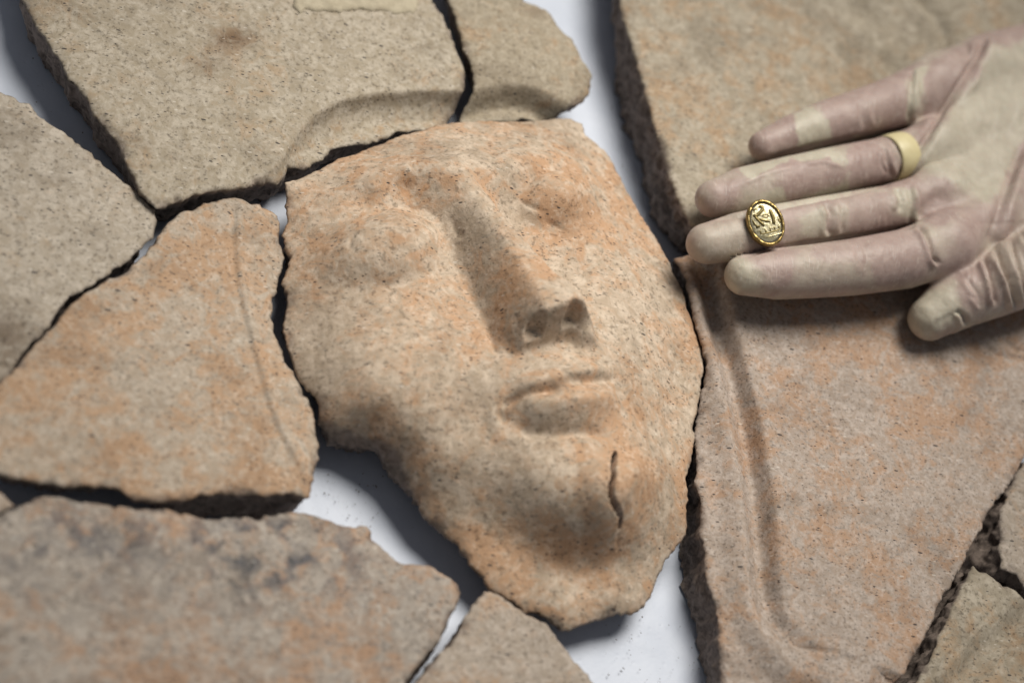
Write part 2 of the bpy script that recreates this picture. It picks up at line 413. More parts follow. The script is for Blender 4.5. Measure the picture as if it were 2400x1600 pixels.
def h_C(P):
    z = 25 + 0 * P[:, 0]
    z = z + 4.0 * blob(2260, 60, 26, 14, 40, -0.4)(P)
    z = z - 4.5 * blob(2035, 25, 26, 9, 6, 0.6)(P) - 5.0 * blob(2100, 150, 26, 7, 8, 0.4)(P) + 2.5 * blob(2075, 120, 26, 6, 8)(P)
    z = z + groove(P, line_w([(2150, -20), (2190, 30), (2215, 90), (2222, 150)], 26), 3.5, 3.0, 0.1)
    return z + 0.9 * fbm(P, 28, 51, 3)
PC = [(1450, -10, .4), (1462, 40, .3), (1478, 90, .15), (1494, 130, .1), (1504, 175, .0), (1516, 215, .0), (1526, 260, .1), (1536, 300, .15), (1550, 335, .1), (1562, 375, .05), (1572, 410, .05), (1588, 450, .1), (1604, 490, .2), (1630, 528, .3), (1700, 560), (1900, 600), (2200, 620), (2600, 560), (2600, -200), (1430, -200)]
sherd('pottery_sherd', PC, 25, h_C, MAT['shoulder'], 3.0, inset=0.3, chips=0.5, wall_amp=2.2,
      attrs={'ochre': lambda P: 0.55 * np.clip(blob(1640, 270, 25, 12, 22, 0.4)(P), 0, 1) * sst(fbm(P, 8, 62, 3), -0.15, 0.35)},
      label='olive beige sherd in the upper right corner, lying under the gloved hand')

L_D = line_w([(1680, 640), (1705, 745), (1738, 850), (1772, 985), (1797, 1120), (1812, 1250), (1818, 1360), (1835, 1440), (1885, 1500), (1960, 1530)], 20)
L_D2 = line_w([(1836, 1505), (1870, 1522), (1920, 1532), (1975, 1537)], 19)
L_D3 = line_w([(2285, 800), (2330, 835), (2400, 850), (2460, 850)], 20)
L_D4 = line_w([(2340, 795), (2375, 825), (2420, 835)], 20)
def h_D(P):
    d, s, t = seg_dist(P, L_D); sd = -d * s          # line runs downwards: plateau is on the left of travel? flip so + is right in photo
    sd = -sd
    amp = 1 - 0.85 * sst(t, 0.72, 1.0)
    z = 22.5 - 6.6 * amp * (1 - sst(sd, -4.4, 1.0)) + 6.4 * amp * sst(-sd, 4.4, 13.0) - 4.0 * sst(-sd, 12, 22) + 0.9 * amp * np.exp(-((sd - 2.5) / 3.0) ** 2)
    z = z + groove(P, L_D2, 0.8, 0.9, 0.3) + groove(P, L_D3, 1.6, 1.6, 0.2) + groove(P, L_D4, 1.2, 1.2, 0.2)
    z = z + groove(P, L_D2 + np.array([0.0, -1.2]), 2.5, -0.5, 0.3)
    e = unp(2230, 1300, 20)[:2]
    return z + 0.5 * fbm(P, 26, 52, 3) - 1.6 * blob(1830, 1420, 20, 12, 9)(P)
PD = [(1583, 604, .2), (1605, 654, .6), (1624, 738, .7), (1635, 793, .7), (1653, 836, .5), (1656, 869, .4), (1649, 909, .5), (1642, 970, .3), (1636, 1008, .3), (1642, 1077, .2), (1638, 1126, .1), (1651, 1172, .0), (1651, 1237, -.05), (1659, 1287, -.05), (1661, 1344, -.05), (1682, 1406, .0), (1692, 1459, -.05), (1693, 1517, .05), (1699, 1600, .2), (1710, 1720),
      (2050, 1720, .35), (2105, 1597, .35), (2139, 1536, .35), (2181, 1459, .35), (2204, 1402, .35), (2239, 1344, .35), (2269, 1287, .35), (2315, 1199, .35), (2361, 1138, .35), (2400, 1069, .35), (2520, 900), (2560, 680), (2300, 640), (2000, 620), (1750, 600)]
sherd('pottery_sherd', PD, 20, h_D, MAT['lappet'], 4.0, inset=0.4, chips=0.3, wall_amp=1.6,
      label='reddish sherd with a long vertical fold, right of the clay face below the hand')

L_F = line_w([(2150, 1680), (2250, 1590), (2330, 1510), (2420, 1430)], 17)
def h_F(P):
    return 17 + groove(P, L_F, 5.0, 3.8, 0.0) + groove(P, line_w([(2170, 1600), (2260, 1500), (2330, 1430)], 17), 0.7, 0.5, 0.1) + 0.4 * fbm(P, 20, 53, 2)
PF = [(2285, 1325, .0), (2308, 1337), (2345, 1360), (2400, 1394), (2520, 1460), (2520, 1800), (2080, 1800), (2100, 1680, .0), (2150, 1600, -.25), (2185, 1535, -.3), (2216, 1465, -.3), (2248, 1395, -.3), (2270, 1345, -.2)]
sherd('pottery_sherd', PF, 17, h_F, MAT['shoulder'], 5.0, inset=0.5, wall_amp=1.8, label='dun sherd with a shallow diagonal trough in the lower right corner')
def h_F2(P): return 17 + 0.6 * fbm(P, 14, 54, 3)
PF2 = [(2350, 1190, -.5), (2350, 1240, -.55), (2342, 1285, -.55), (2350, 1328, -.3), (2385, 1345), (2402, 1378), (2500, 1420), (2530, 1100), (2402, 1078, -.4), (2375, 1140, -.5)]
sherd('pottery_sherd', PF2, 17, h_F2, MAT['small'], 6.0, inset=0.2, chips=0.6, wall_amp=2.2, label='greyish sherd cut by the right frame edge, above the dun corner sherd')

def h_G(P):
    z = 18 + 0.5 * fbm(P, 25, 55, 3)
    return z - 7.0 * sst(-(P - unp(70, 720, 18)[:2]) @ np.array([0.45, 0.89]), 0, 26)
PG = [(-120, 190), (0, 213), (27, 222), (49, 236), (67, 240), (89, 267), (120, 289), (147, 307), (179, 332), (214, 356), (228, 374), (259, 396), (286, 419), (312, 441), (339, 468), (364, 492), (370, 521), (360, 551), (333, 577, .1), (306, 608, .1), (275, 626, .1), (239, 648, .1), (212, 668, .1), (185, 686, .1), (161, 691, .1), (138, 720, .1), (116, 762, .1), (76, 795, .1), (42, 832, .1), (10, 868, .1), (-120, 960)]
sherd('pottery_sherd', PG, 18, h_G, MAT['plate'], 7.0, inset=0.8, rim=0.7, chips=0.15,
      attrs={'stain_shade': lambda P: 0.55 * blob(20, 800, 16, 10, 12)(P)}, label='plain sand coloured sherd at the left frame edge, narrowing to a corner')  # brown patch at the lower end: shade of the downturned surface put into colour

L_H = line_w([(556, 466), (546, 510), (545, 560), (549, 640), (562, 720), (580, 800), (602, 880), (625, 960), (650, 1020), (700, 1110)], 18)
def h_H(P):
    d, s, t = seg_dist(P, L_H); sd = d * s           # travelling down: + is the photo's right
    z = 18.4 + groove(P, L_H, 0.9, 0.5, 0.05) + 0.8 * np.exp(-((sd - 2.2) / 1.8) ** 2) - 0.6 * sst(sd, 2.0, 6.0)
    z = z + 2.2 * blob(330, 880, 18, 55, 40)(P) - 1.2 * sst(sd, 6, 20)
    return z + 0.5 * fbm(P, 22, 56, 3)
PH = [(380, 539), (401, 513), (432, 494), (479, 476), (511, 467), (553, 465), (579, 473), (610, 475), (615, 483), (652, 499), (659, 516), (656, 553), (666, 589), (665, 621), (655, 641), (650, 678), (638, 704), (635, 741), (640, 777), (658, 814), (664, 848), (688, 867), (703, 899), (724, 935), (740, 982), (745, 1034), (749, 1070), (736, 1102), (728, 1150), (726, 1168, .4),
      (708, 1165, .2), (689, 1155, .0), (651, 1155, .0), (612, 1161, .0), (536, 1157, .0), (478, 1161, .0), (430, 1170, .2), (383, 1174, .5), (325, 1172, .8), (268, 1145, .7), (210, 1138, .5), (153, 1142, .5), (96, 1130, .5), (38, 1122, .5), (0, 1111), (-130, 1080), (-130, 1010), (0, 897), (22, 880), (52, 845), (87, 806), (127, 768), (150, 737), (170, 715), (200, 692), (226, 676), (256, 657), (286, 640), (316, 618), (345, 590), (368, 560)]
sherd('pottery_sherd', PH, 18, h_H, MAT['wig'], 8.0, inset=0.6, wall_amp=1.8,
      attrs={'ochre': lambda P: 0.5 * np.clip(blob(640, 560, 18, 5, 5)(P) + blob(80, 1000, 18, 25, 14)(P), 0, 1) * sst(fbm(P, 7, 63, 3), -0.1, 0.4)},
      label='pinkish tan sherd left of the clay face with a thin curved ridge line')

def h_I(P):
    z = 16 + 1.6 * blob(320, 1250, 16, 30, 16)(P) + 1.2 * blob(700, 1290, 16, 22, 12)(P) + 2.0 * blob(400, 1550, 16, 60, 40)(P)
    return z + 0.8 * fbm(P, 18, 57, 3)
PI_ = [(-120, 1230), (0, 1209), (23, 1195), (54, 1180), (77, 1166), (111, 1163), (153, 1168), (210, 1180), (268, 1191), (325, 1191), (383, 1195), (440, 1207), (478, 1216), (536, 1213), (612, 1210), (674, 1200), (700, 1199), (742, 1207), (785, 1226), (823, 1230), (861, 1232), (873, 1260), (900, 1283), (926, 1310), (949, 1321), (961, 1320), (1007, 1325), (1037, 1341), (1068, 1364), (1081, 1383), (1076, 1402, .1), (1056, 1448, -.05), (1034, 1494, -.05), (992, 1543, -.05), (962, 1574, .0), (950, 1600, .0), (890, 1720), (-120, 1720)]
sherd('pottery_sherd', PI_, 16, h_I, MAT['smoked'], 9.0, inset=0.7, chips=0.45,
      attrs={'stain_shade': lambda P: np.clip(1.0 * blob(680, 1300, 16, 26, 16, 0.3)(P) + 0.75 * blob(120, 1270, 16, 34, 18)(P) + 0.55 * blob(520, 1270, 16, 34, 13)(P), 0, 1) * sst(fbm(P, 9, 64, 4, 0.6), -0.15, 0.35),
             'ochre': lambda P: 0.6 * np.clip(blob(420, 1530, 16, 45, 22)(P) + blob(920, 1440, 16, 16, 18)(P), 0, 1) * sst(fbm(P, 10, 65, 4, 0.6), -0.2, 0.4)},
      label='large smoke greyed sherd filling the lower left corner')
def h_K(P): return 15 + 0.7 * fbm(P, 18, 58, 3)
PK = [(1137, 1382), (1167, 1388), (1206, 1414), (1240, 1437), (1282, 1460), (1298, 1486), (1324, 1513), (1347, 1547), (1374, 1574), (1393, 1600), (1450, 1720), (920, 1720, .1), (976, 1597, .0), (1022, 1543, .0), (1056, 1509, .0), (1078, 1478, .0), (1089, 1448, .1), (1112, 1413, .3)]
sherd('pottery_sherd', PK, 15, h_K, MAT['small'], 10.0, inset=0.6, label='tan wedge shaped sherd at the bottom, under the chin end of the face')
PJ = [(-80, 1130), (0, 1150), (18, 1168), (38, 1183), (20, 1193), (0, 1203), (-80, 1222)]
sherd('pottery_sherd', PJ, 15, lambda P: 15 + 0 * P[:, 0], MAT['small'], 11.0, inset=0.6, res=1.2, label='tip of a small greyish sherd at the left frame edge')

# ------------------------------------------------------------------ the clay face
FACE_OUT = [(669, 424), (686, 420), (721, 410), (755, 388), (807, 364), (858, 347), (910, 326), (962, 309), (1013, 295), (1065, 284), (1117, 281), (1168, 284), (1220, 282), (1272, 280), (1306, 275), (1340, 276), (1368, 288), (1372, 318), (1395, 330), (1425, 355), (1450, 400), (1470, 445), (1495, 490), (1525, 530), (1555, 585), (1581, 645), (1602, 680), (1612, 720), (1624, 751), (1633, 781), (1648, 826), (1652, 856), (1645, 901), (1639, 955), (1627, 1000), (1630, 1030), (1621, 1084), (1606, 1126), (1614, 1168), (1606, 1191), (1613, 1230), (1600, 1268, .2), (1565, 1306, .2), (1546, 1352), (1527, 1398), (1500, 1429), (1451, 1440), (1397, 1455), (1366, 1463), (1336, 1478), (1320, 1476), (1290, 1455), (1259, 1436), (1229, 1429), (1209, 1409), (1175, 1394), (1144, 1375), (1129, 1348), (1102, 1318), (1076, 1279), (1037, 1241), (1003, 1207), (982, 1178, .75), (958, 1148, .6), (918, 1108, .5), (867, 1078, .5), (816, 1048, .5), (776, 1024, .5), (752, 985, .6), (741, 940), (715, 903), (696, 872), (683, 835), (668, 788), (665, 757), (675, 725, .2), (677, 694, .2), (665, 657), (673, 631), (681, 603, .3), (673, 584, .3), (665, 547), (673, 526), (673, 485), (668, 453)]
def z_edge(p):
    x, y = p[0], p[1]
    return -8.5 * math.exp(-(((x - 858) / 95.0) ** 2 + ((y - 1075) / 75.0) ** 2)) + 19.0 - 6.5 * max(0.0, min(1.0, (y - 1000) / 400.0)) + 1.5 * max(0.0, min(1.0, (500 - y) / 200.0))
LM = [  # photo x, y, height in mm
 (785, 996, 20.5), (840, 1008, 22), (890, 1020, 23.5), (925, 1042, 24), (955, 1085, 22.5),
 (1120, 315, 26), (900, 372, 25), (1330, 325, 24), (1150, 355, 32), (1010, 365, 32), (800, 412, 24), (1270, 345, 31), (730, 462, 22),
 (960, 395, 37.5), (1040, 400, 39.5), (870, 425, 33), (780, 470, 26.5), (715, 550, 22.5), (1120, 400, 39), (1200, 380, 39), (1290, 365, 35), (1390, 400, 26),
 (950, 448, 29.0), (1030, 470, 29.5), (860, 475, 27.5), (1060, 530, 29.0), (1040, 580, 30.0),
 (940, 500, 30.5), (890, 570, 32), (960, 560, 31.5), (830, 570, 29), (790, 620, 26), (900, 630, 30.5), (740, 640, 25), (980, 640, 32), (850, 680, 29.5),
 (920, 710, 31), (780, 740, 27), (715, 760, 22.5), (1030, 700, 33), (1080, 760, 34.5),
 (1300, 400, 33.5), (1310, 445, 35.5), (1350, 450, 34), (1400, 480, 28.5), (1240, 470, 31), (1200, 500, 31), (1340, 530, 31), (1460, 560, 26), (1330, 620, 30.5), (1430, 640, 33), (1510, 680, 29), (1560, 740, 25), (1480, 780, 34),
 (900, 800, 35.5), (800, 860, 29), (1020, 800, 37.5), (980, 860, 37.5), (1080, 880, 38), (960, 930, 36), (860, 950, 31), (760, 930, 23),
 (1560, 860, 26), (1500, 900, 34), (1600, 900, 20), (1575, 980, 23.5),
 (1270, 860, 43.5), (1180, 870, 41), (1380, 830, 41), (1130, 960, 39.5), (1440, 880, 39),
 (1270, 960, 46.5), (1400, 955, 45.5), (1480, 970, 37), (1200, 1010, 42), (1310, 1035, 43), (1420, 1030, 43),
 (1050, 1020, 35), (960, 1020, 31), (1130, 1060, 37), (1030, 1090, 29.5), (1240, 1095, 42), (1340, 1090, 46.5), (1430, 1085, 48), (1490, 1100, 44), (1540, 1110, 33), (1580, 1090, 23.5),
 (1390, 1165, 46.8), (1450, 1180, 45.5), (1510, 1190, 35), (1290, 1140, 42.5), (1185, 1100, 37), (1110, 1130, 29), (1040, 1145, 23),
 (1270, 1185, 36), (1353, 1225, 38), (1440, 1250, 36), (1500, 1235, 31),
 (1110, 1212, 18.5), (1180, 1250, 18.5), (1240, 1280, 18), (1311, 1305, 18), (1380, 1312, 18.5), (1440, 1312, 19), (1500, 1290, 20), (1555, 1230, 20), (1180, 1310, 16), (1300, 1360, 16), (1430, 1370, 16.5), (1450, 1410, 15.5), (1330, 1430, 15), (1060, 1220, 17),
]
def tps_fit(X, z, lam):
    n = len(X); d = np.linalg.norm(X[:, None] - X[None], axis=2); K = np.where(d > 0, d * d * np.log(d + 1e-9), 0) + lam * np.eye(n)
    Pm = np.column_stack([np.ones(n), X]); A_ = np.zeros((n + 3, n + 3)); A_[:n, :n] = K; A_[:n, n:] = Pm; A_[n:, :n] = Pm.T
    return np.linalg.solve(A_, np.concatenate([z, np.zeros(3)]))
_X = []; _Z = []
for (x, y, z) in LM:
    if y > 840: z = z - (0.24 * (z - 26) if z > 26 else 0.0) * min(1.0, (y - 840) / 150.0) + (1.8 if z < 21 and y > 1100 else 0.0)
    _X.append(unp(x, y, z)[:2]); _Z.append(z)
for p in FACE_OUT[::2]:
    ze = z_edge(p); _X.append(unp(p[0], p[1], ze)[:2]); _Z.append(ze)
_X = np.array(_X); _Z = np.array(_Z); _W = tps_fit(_X, _Z, 25.0)
def h_base(P):
    out = np.empty(len(P))
    for s in range(0, len(P), 20000):
        Q = P[s:s + 20000]; d2 = ((Q[:, None] - _X[None]) ** 2).sum(2)
        out[s:s + 20000] = 0.5 * (d2 * np.log(d2 + 1e-12)) @ _W[:-3] + _W[-3] + Q @ _W[-2:]
    return out
# nose
NR = [(1075, 405, 38.5), (1145, 488, 41.8), (1203, 560, 46.8), (1262, 636, 54.0), (1312, 692, 59.5)]
_N3 = np.array([unp(*p) for p in NR]); NXY = _N3[:, :2]; NZ = _N3[:, 2]
NAX = NXY[-1] - NXY[0]; NLEN = np.linalg.norm(NAX); NAX = NAX / NLEN; NPERP = np.array([-NAX[1], NAX[0]])   # + = photo's right side
def nose_sw(P):
    q = P - NXY[0]; s = q @ NAX
    ss = [0, *[(NXY[i] - NXY[0]) @ NAX for i in (1, 2, 3, 4)]]; ww = [(NXY[i] - NXY[0]) @ NPERP for i in range(5)]
    return s, q @ NPERP - np.interp(s, ss, ww), ss
def h_nose(P):
    s, w, ss = nose_sw(P); L = ss[-1]
    rz = np.interp(s, ss, NZ); rz = np.where(s < 0, NZ[0] + s * 1.1, rz)
    rad = np.interp(s, [0, 0.5 * L, L], [3.0, 3.5, 4.0])
    ml = np.interp(s, [0, 0.5 * L, L], [0.45, 0.95, 1.65]); mr = np.interp(s, [0, 0.5 * L, L], [1.0, 2.0, 2.6])
    m = ml + (mr - ml) * sst(w, -3, 3)
    wf = np.maximum(np.where(w < 0, -w - np.interp(s, [0, 0.4 * L, 0.75 * L, L], [0.5, 1.5, 2.6, 4.8]), w - np.interp(s, [0, 0.4 * L, 0.8 * L, L], [0.5, 2.0, 4.5, 7.8])), 0)
    side = rz - m * (np.sqrt(wf * wf + rad * rad) - rad) - 0.02 * w * w
    front = NZ[-1] + 0.5 - 3.2 * (s - (L + 3.0))      # steep underside
    top = NZ[-1] + 0.8 - 0.03 * np.maximum(s - L + 2, 0) ** 2
    return smin(smin(side, top, 3.0), front, 3.0)
C_el = unp(925, 562, 36)[:2]; C_er = unp(1305, 440, 36)[:2]; C_ch = unp(1425, 1118, 46)[:2]
C_al = unp(1196, 762, 49)[:2]; C_ar = unp(1382, 738, 52)[:2]
C_nl = unp(1258, 728, 57)[:2] + NAX * 5.2; C_nr = unp(1345, 704, 58)[:2] + NAX * 5.2
def h_face0(P):
    z = h_base(P)
    for c, a_, b_, zc in ((C_el, 19.5, 13.5, 39.2), (C_er, 15.0, 11.5, 39.0), (C_ch, 13.0, 13.5, 46.5)):          # closed eyes: low domes in the sockets
        d = P - c; u = d @ NAX; v = d @ NPERP
        q = (v / a_) ** 2 + (u / b_) ** 2
        z = smax(z, zc - 7.0 * q - (5.0 * q * q if zc > 43 else 0.0), 3.0)
    n = h_nose(P)
    for c in (C_ar,):
        d = P - c; u = d @ NAX; v = d @ NPERP
        ala = 47.0 - 9.0 * ((u / 11.0) ** 2 + (v / 6.5) ** 2)
        ala = smin(ala, 47 - 2.6 * (u - 4.5), 3)
        n = smax(n, ala, 7.0)
    s = nose_sw(P)[0]
    return smax(z, n, 3.6 + 4.0 * (1 - sst(s, 2, 32)))
def h_face1(P):
    z = h_face0(P)
    for c, r1, r2, fl_ in ((C_nl, 5.2, 3.9, 45.5), (C_nr, 5.4, 3.9, 46.5)):     # nostrils, arches open towards the lip
        d = P - c; u = d @ NAX; v = d @ NPERP
        k = 1 - sst(np.sqrt((u / r1) ** 2 + (v / r2) ** 2), 0.72, 1.08)
        z = z + (np.minimum(z, fl_ - 0.25 * u) - z) * k
    return z
FLANK = np.array([(745, 975), (800, 1003), (850, 1012), (890, 1024), (918, 1042), (948, 1088), (975, 1180), (918, 1125), (860, 1100), (800, 1070), (750, 1030)], float)
def flank(P):
    q = proj(np.column_stack([P, h_face1(P)])) + np.stack([fbm(P, 4, 111, 3, 0.6), fbm(P, 4, 112, 3, 0.6)], 1) * 16
    d = seg_dist(q, FLANK, True)[0]; return sst(np.where(inside(q, FLANK), d, -d), -4, 6)
_cache = {}
def fl(px):  # polyline on the face surface
    k = tuple(px)
    if k not in _cache: _cache[k] = np.array([hit(x, y, h_face0)[:2] for x, y in px])
    return _cache[k]
CREASES = [  # line, half width, depth, taper
 ([(834, 540), (823, 565), (815, 592)], 0.8, 0.8, .3), ([(1058, 505), (1066, 530), (1078, 550), (1092, 562)], 1.0, 1.3, .3),
 ([(1212, 468), (1245, 485), (1278, 502)], 0.7, 0.8, .3), ([(1268, 515), (1300, 528), (1338, 547)], 0.8, 0.9, .3),
 ([(760, 440), (800, 432), (840, 428), (890, 420)], 0.8, 0.45, .3),
 ([(1160, 968), (1187, 946), (1230, 932), (1280, 925), (1322, 917)], 1.8, 2.5, .25), ([(1305, 910), (1340, 901), (1378, 898), (1455, 886)], 1.7, 2.1, .25),
 ([(1158, 958), (1175, 975), (1195, 992)], 1.5, 1.8, .3), ([(1192, 994), (1240, 1014), (1300, 1018), (1350, 1014), (1430, 1018)], 2.4, 2.6, .2),
 ([(826, 560), (862, 508), (925, 482), (990, 488), (1040, 515)], 1.0, 0.6, .3), ([(818, 600), (850, 645), (905, 672), (970, 655), (1020, 615)], 1.5, 0.4, .3),
 ([(1215, 458), (1255, 412), (1320, 393), (1385, 415)], 1.1, 0.9, .25),
 ([(1148, 755), (1151, 795), (1168, 838)], 1.2, 1.5, .25), ([(1205, 735), (1212, 775), (1218, 795)], 0.7, 0.8, .3),
 ([(1440, 1062), (1480, 1049), (1518, 1046)], 0.6, 0.5, .2), ([(1452, 1228), (1446, 1258), (1452, 1300)], 0.55, 0.6, .3), ([(1435, 1098), (1418, 1106), (1405, 1122)], 0.5, 0.5, .3), ([(1516, 1048), (1530, 1080), (1536, 1130)], 0.8, 0.35, .3),
 ([(1600, 760), (1580, 880), (1570, 980), (1560, 1080)], 3.5, 0.9, .3),
]
CRACK = [(1442, 1060), (1438, 1078), (1435, 1098), (1438, 1112), (1432, 1135), (1431, 1160), (1437, 1180), (1449, 1198), (1456, 1215), (1452, 1232)]
def h_face(P):
    z = h_face1(P)
    for ln, wd, dp, tp in CREASES: z = z + groove(P, fl(ln), wd, dp, tp)
    z = z + groove(P, fl([(1185, 968), (1280, 960), (1370, 948), (1455, 938)]), 4.4, -3.4, .2)      # lower lip
    z = z + groove(P, fl([(1185, 925), (1260, 900), (1330, 885), (1430, 868)]), 3.6, -3.0, .2)      # upper lip
    z = z + groove(P, fl([(1148, 950), (1160, 1000), (1182, 1050)]), 2.2, -0.9, .3)
    z = z - 1.2 * blob_f((1308, 878), 1.2)(P) - 0.8 * blob_f((1545, 785), 1.0)(P)
    d, s, t = seg_dist(P, fl(CRACK)); wd = 0.85 * np.sqrt(np.clip(np.sin(np.pi * np.clip(t * 0.9 + 0.06, 0, 1)), 0, 1)) * (0.7 + 0.6 * pn(P, 3, 81))
    z = z - 11.0 * (1 - sst(d, wd * 0.5, wd + 0.3))
    z = z + 3.2 * blob_f((1488, 1120), 6.0)(P) + 2.4 * blob_f((1310, 935), 17)(P)
    # the flake right of the crack stands a touch proud
    z = z + 1.0 * (s > 0) * sst(d, 0.2, 1.0) * (1 - sst(d, 7, 12)) * sst(t, 0.0, 0.1) * (1 - sst(t, 0.85, 1.0))
    z = z + flank(P) * (1.6 * fbm(P, 5, 113, 4, 0.65) - 0.6)
    return z + 0.40 * fbm(P, 16, 82, 3) + 0.22 * fbm(P, 5, 83, 2)
def blob_f(px, r):
    c = hit(px[0], px[1], h_face0)[:2]
    return lambda P: np.exp(-((P - c) ** 2).sum(1) / (r * r))
FB = {k: blob_f(v[0], v[1]) for k, v in {'brow': ((960, 425), 12), 'eye': ((860, 620), 13), 'eye_r': ((1310, 450), 10), 'jaw': ((970, 1080), 16), 'jaw2': ((1330, 1180), 18), 'brow2': ((1000, 410), 9), 'flange': ((1300, 1420), 25)}.items()}
face = sherd('clay_face', FACE_OUT, z_edge, h_face, MAT['face'], 12.0, res=0.62, inset=0.75, rim=0.9, chips=0.25, wall_amp=1.6, cat='clay face', group=None,
      attrs={'core': lambda P: np.maximum(1 - sst(seg_dist(P, fl(CRACK))[0], 0.5, 1.0), 0.85 * flank(P)), 'ochre': lambda P: np.clip(0.75 * FB['brow'](P) + 0.7 * FB['brow2'](P) + 0.6 * FB['eye'](P) + 0.6 * FB['eye_r'](P) + 0.6 * FB['jaw'](P) + 0.55 * FB['jaw2'](P) + 0.5 * FB['flange'](P), 0, 1) * sst(fbm(P, 5, 66, 4, 0.65), -0.25, 0.35)},
      label='moulded clay face lying face up in the middle of the sherds, chin cracked')

# ------------------------------------------------------------------ the gloved hand
def surface_nets(F, org, h):
    """polygonise F<0 on a regular grid (naive surface nets)"""
    nx, ny, nz = F.shape; ins = F < 0
    c = np.zeros((nx - 1, ny - 1, nz - 1), np.int8)
    for dx in (0, 1):
        for dy in (0, 1):
            for dz in (0, 1): c += ins[dx:nx - 1 + dx, dy:ny - 1 + dy, dz:nz - 1 + dz]
    act = np.argwhere((c > 0) & (c < 8)); idx = -np.ones(c.shape, np.int64); idx[tuple(act.T)] = np.arange(len(act))
    acc = np.zeros((len(act), 3)); cnt = np.zeros(len(act))
    off = [(a, b, d) for a in (0, 1) for b in (0, 1) for d in (0, 1)]
    for p in off:
        for ax in range(3):
            if p[ax]: continue
            q = list(p); q[ax] = 1
            fa = F[tuple((act + p).T)]; fb = F[tuple((act + q).T)]
            m = (fa < 0) != (fb < 0); t = np.where(m, fa / np.where(fa == fb, 1, fa - fb), 0)
            pt = np.repeat(np.array([p], float), len(act), 0); pt[:, ax] += t
            acc[m] += pt[m]; cnt[m] += 1
    V = org + (act + acc / cnt[:, None]) * h
    faces = []
    for ax in range(3):
        sl0 = [slice(None)] * 3; sl1 = [slice(None)] * 3; sl0[ax] = slice(0, -1); sl1[ax] = slice(1, None)
        a = ins[tuple(sl0)]; b = ins[tuple(sl1)]
        e = np.argwhere(a != b); u, v = (ax + 1) % 3, (ax + 2) % 3
        ok = (e[:, u] > 0) & (e[:, v] > 0) & (e[:, u] < F.shape[u] - 1) & (e[:, v] < F.shape[v] - 1); e = e[ok]
        fl_ = a[tuple(e.T)]
        q = []
        for (du, dv) in ((-1, -1), (0, -1), (0, 0), (-1, 0)):
            k = e.copy(); k[:, u] += du; k[:, v] += dv; q.append(idx[tuple(k.T)])
        q = np.stack(q, 1); q[~fl_] = q[~fl_][:, ::-1]; faces.append(q)
    return V, np.concatenate(faces)
def vnormals(V, F):
    n = np.zeros_like(V); a = np.cross(V[F[:, 2]] - V[F[:, 0]], V[F[:, 3]] - V[F[:, 1]])
    for k in range(4): np.add.at(n, F[:, k], a)
    return n / (np.linalg.norm(n, axis=1)[:, None] + 1e-12)
def laplace(V, F, it, lam=0.5):
    E_ = np.concatenate([F[:, [0, 1]], F[:, [1, 2]], F[:, [2, 3]], F[:, [3, 0]]])
    deg = np.bincount(E_.ravel(), minlength=len(V)).astype(float)
    for _ in range(it):
        a = np.zeros_like(V); np.add.at(a, E_[:, 0], V[E_[:, 1]]); np.add.at(a, E_[:, 1], V[E_[:, 0]])
        V = V + lam * (a / deg[:, None] - V)
    return V

# joints: photo x, y, height mm, radius in photo pixels
FING = {
 'little': [(1787, 341, 38.0, 34), (1850, 318, 39.0, 46), (1930, 290, 40.5, 53), (2010, 266, 41.5, 57), (2095, 240, 41.5, 63), (2200, 192, 41, 68)],
 'ring':   [(1672, 466, 38.0, 43), (1740, 448, 38.8, 55), (1830, 427, 40.0, 56), (1930, 405, 41.0, 56), (2060, 378, 40.5, 55), (2190, 345, 40, 62)],
 'middle': [(1655, 571, 38.5, 46), (1730, 556, 39.2, 56), (1820, 536, 40.2, 56), (1930, 516, 41.0, 56), (2080, 488, 41.0, 54), (2200, 460, 41, 62)],
 'index':  [(1745, 645, 39.5, 46), (1820, 642, 40.0, 58), (1900, 636, 41.0, 61), (2000, 626, 42.0, 65), (2120, 607, 43.0, 69), (2215, 575, 43.5, 72)],
 'thumb':  [(2180, 746, 33.0, 52), (2215, 722, 35.0, 62), (2265, 694, 37.5, 70), (2330, 668, 40.0, 76), (2400, 634, 42.0, 86), (2500, 580, 43, 98), (2620, 500, 42, 112)],
}
PALM = [  # metacarpal rods and pads
 [(2190, 195, 40, 66), (2300, 150, 40, 74), (2480, 110, 39, 80), (2680, 100, 36, 84)],
 [(2230, 262, 36.5, 60), (2340, 215, 36, 70), (2500, 175, 36, 78), (2700, 150, 36, 84)],
 [(2185, 345, 38.5, 64), (2320, 300, 37, 70), (2500, 250, 36, 76), (2700, 200, 36, 84)],
 [(2195, 455, 39, 64), (2330, 400, 37, 70), (2500, 330, 36, 76), (2700, 270, 36, 84)],
 [(2215, 572, 42, 72), (2330, 510, 41, 74), (2480, 430, 39, 80), (2700, 340, 36, 84)],
 [(2400, 560, 40, 60), (2480, 500, 44, 90), (2640, 430, 42, 100)],
]
def chain3(c): return [(unp(x, y, z), 1.085 * r / PXMM) for x, y, z, r in c]
GH = 0.75
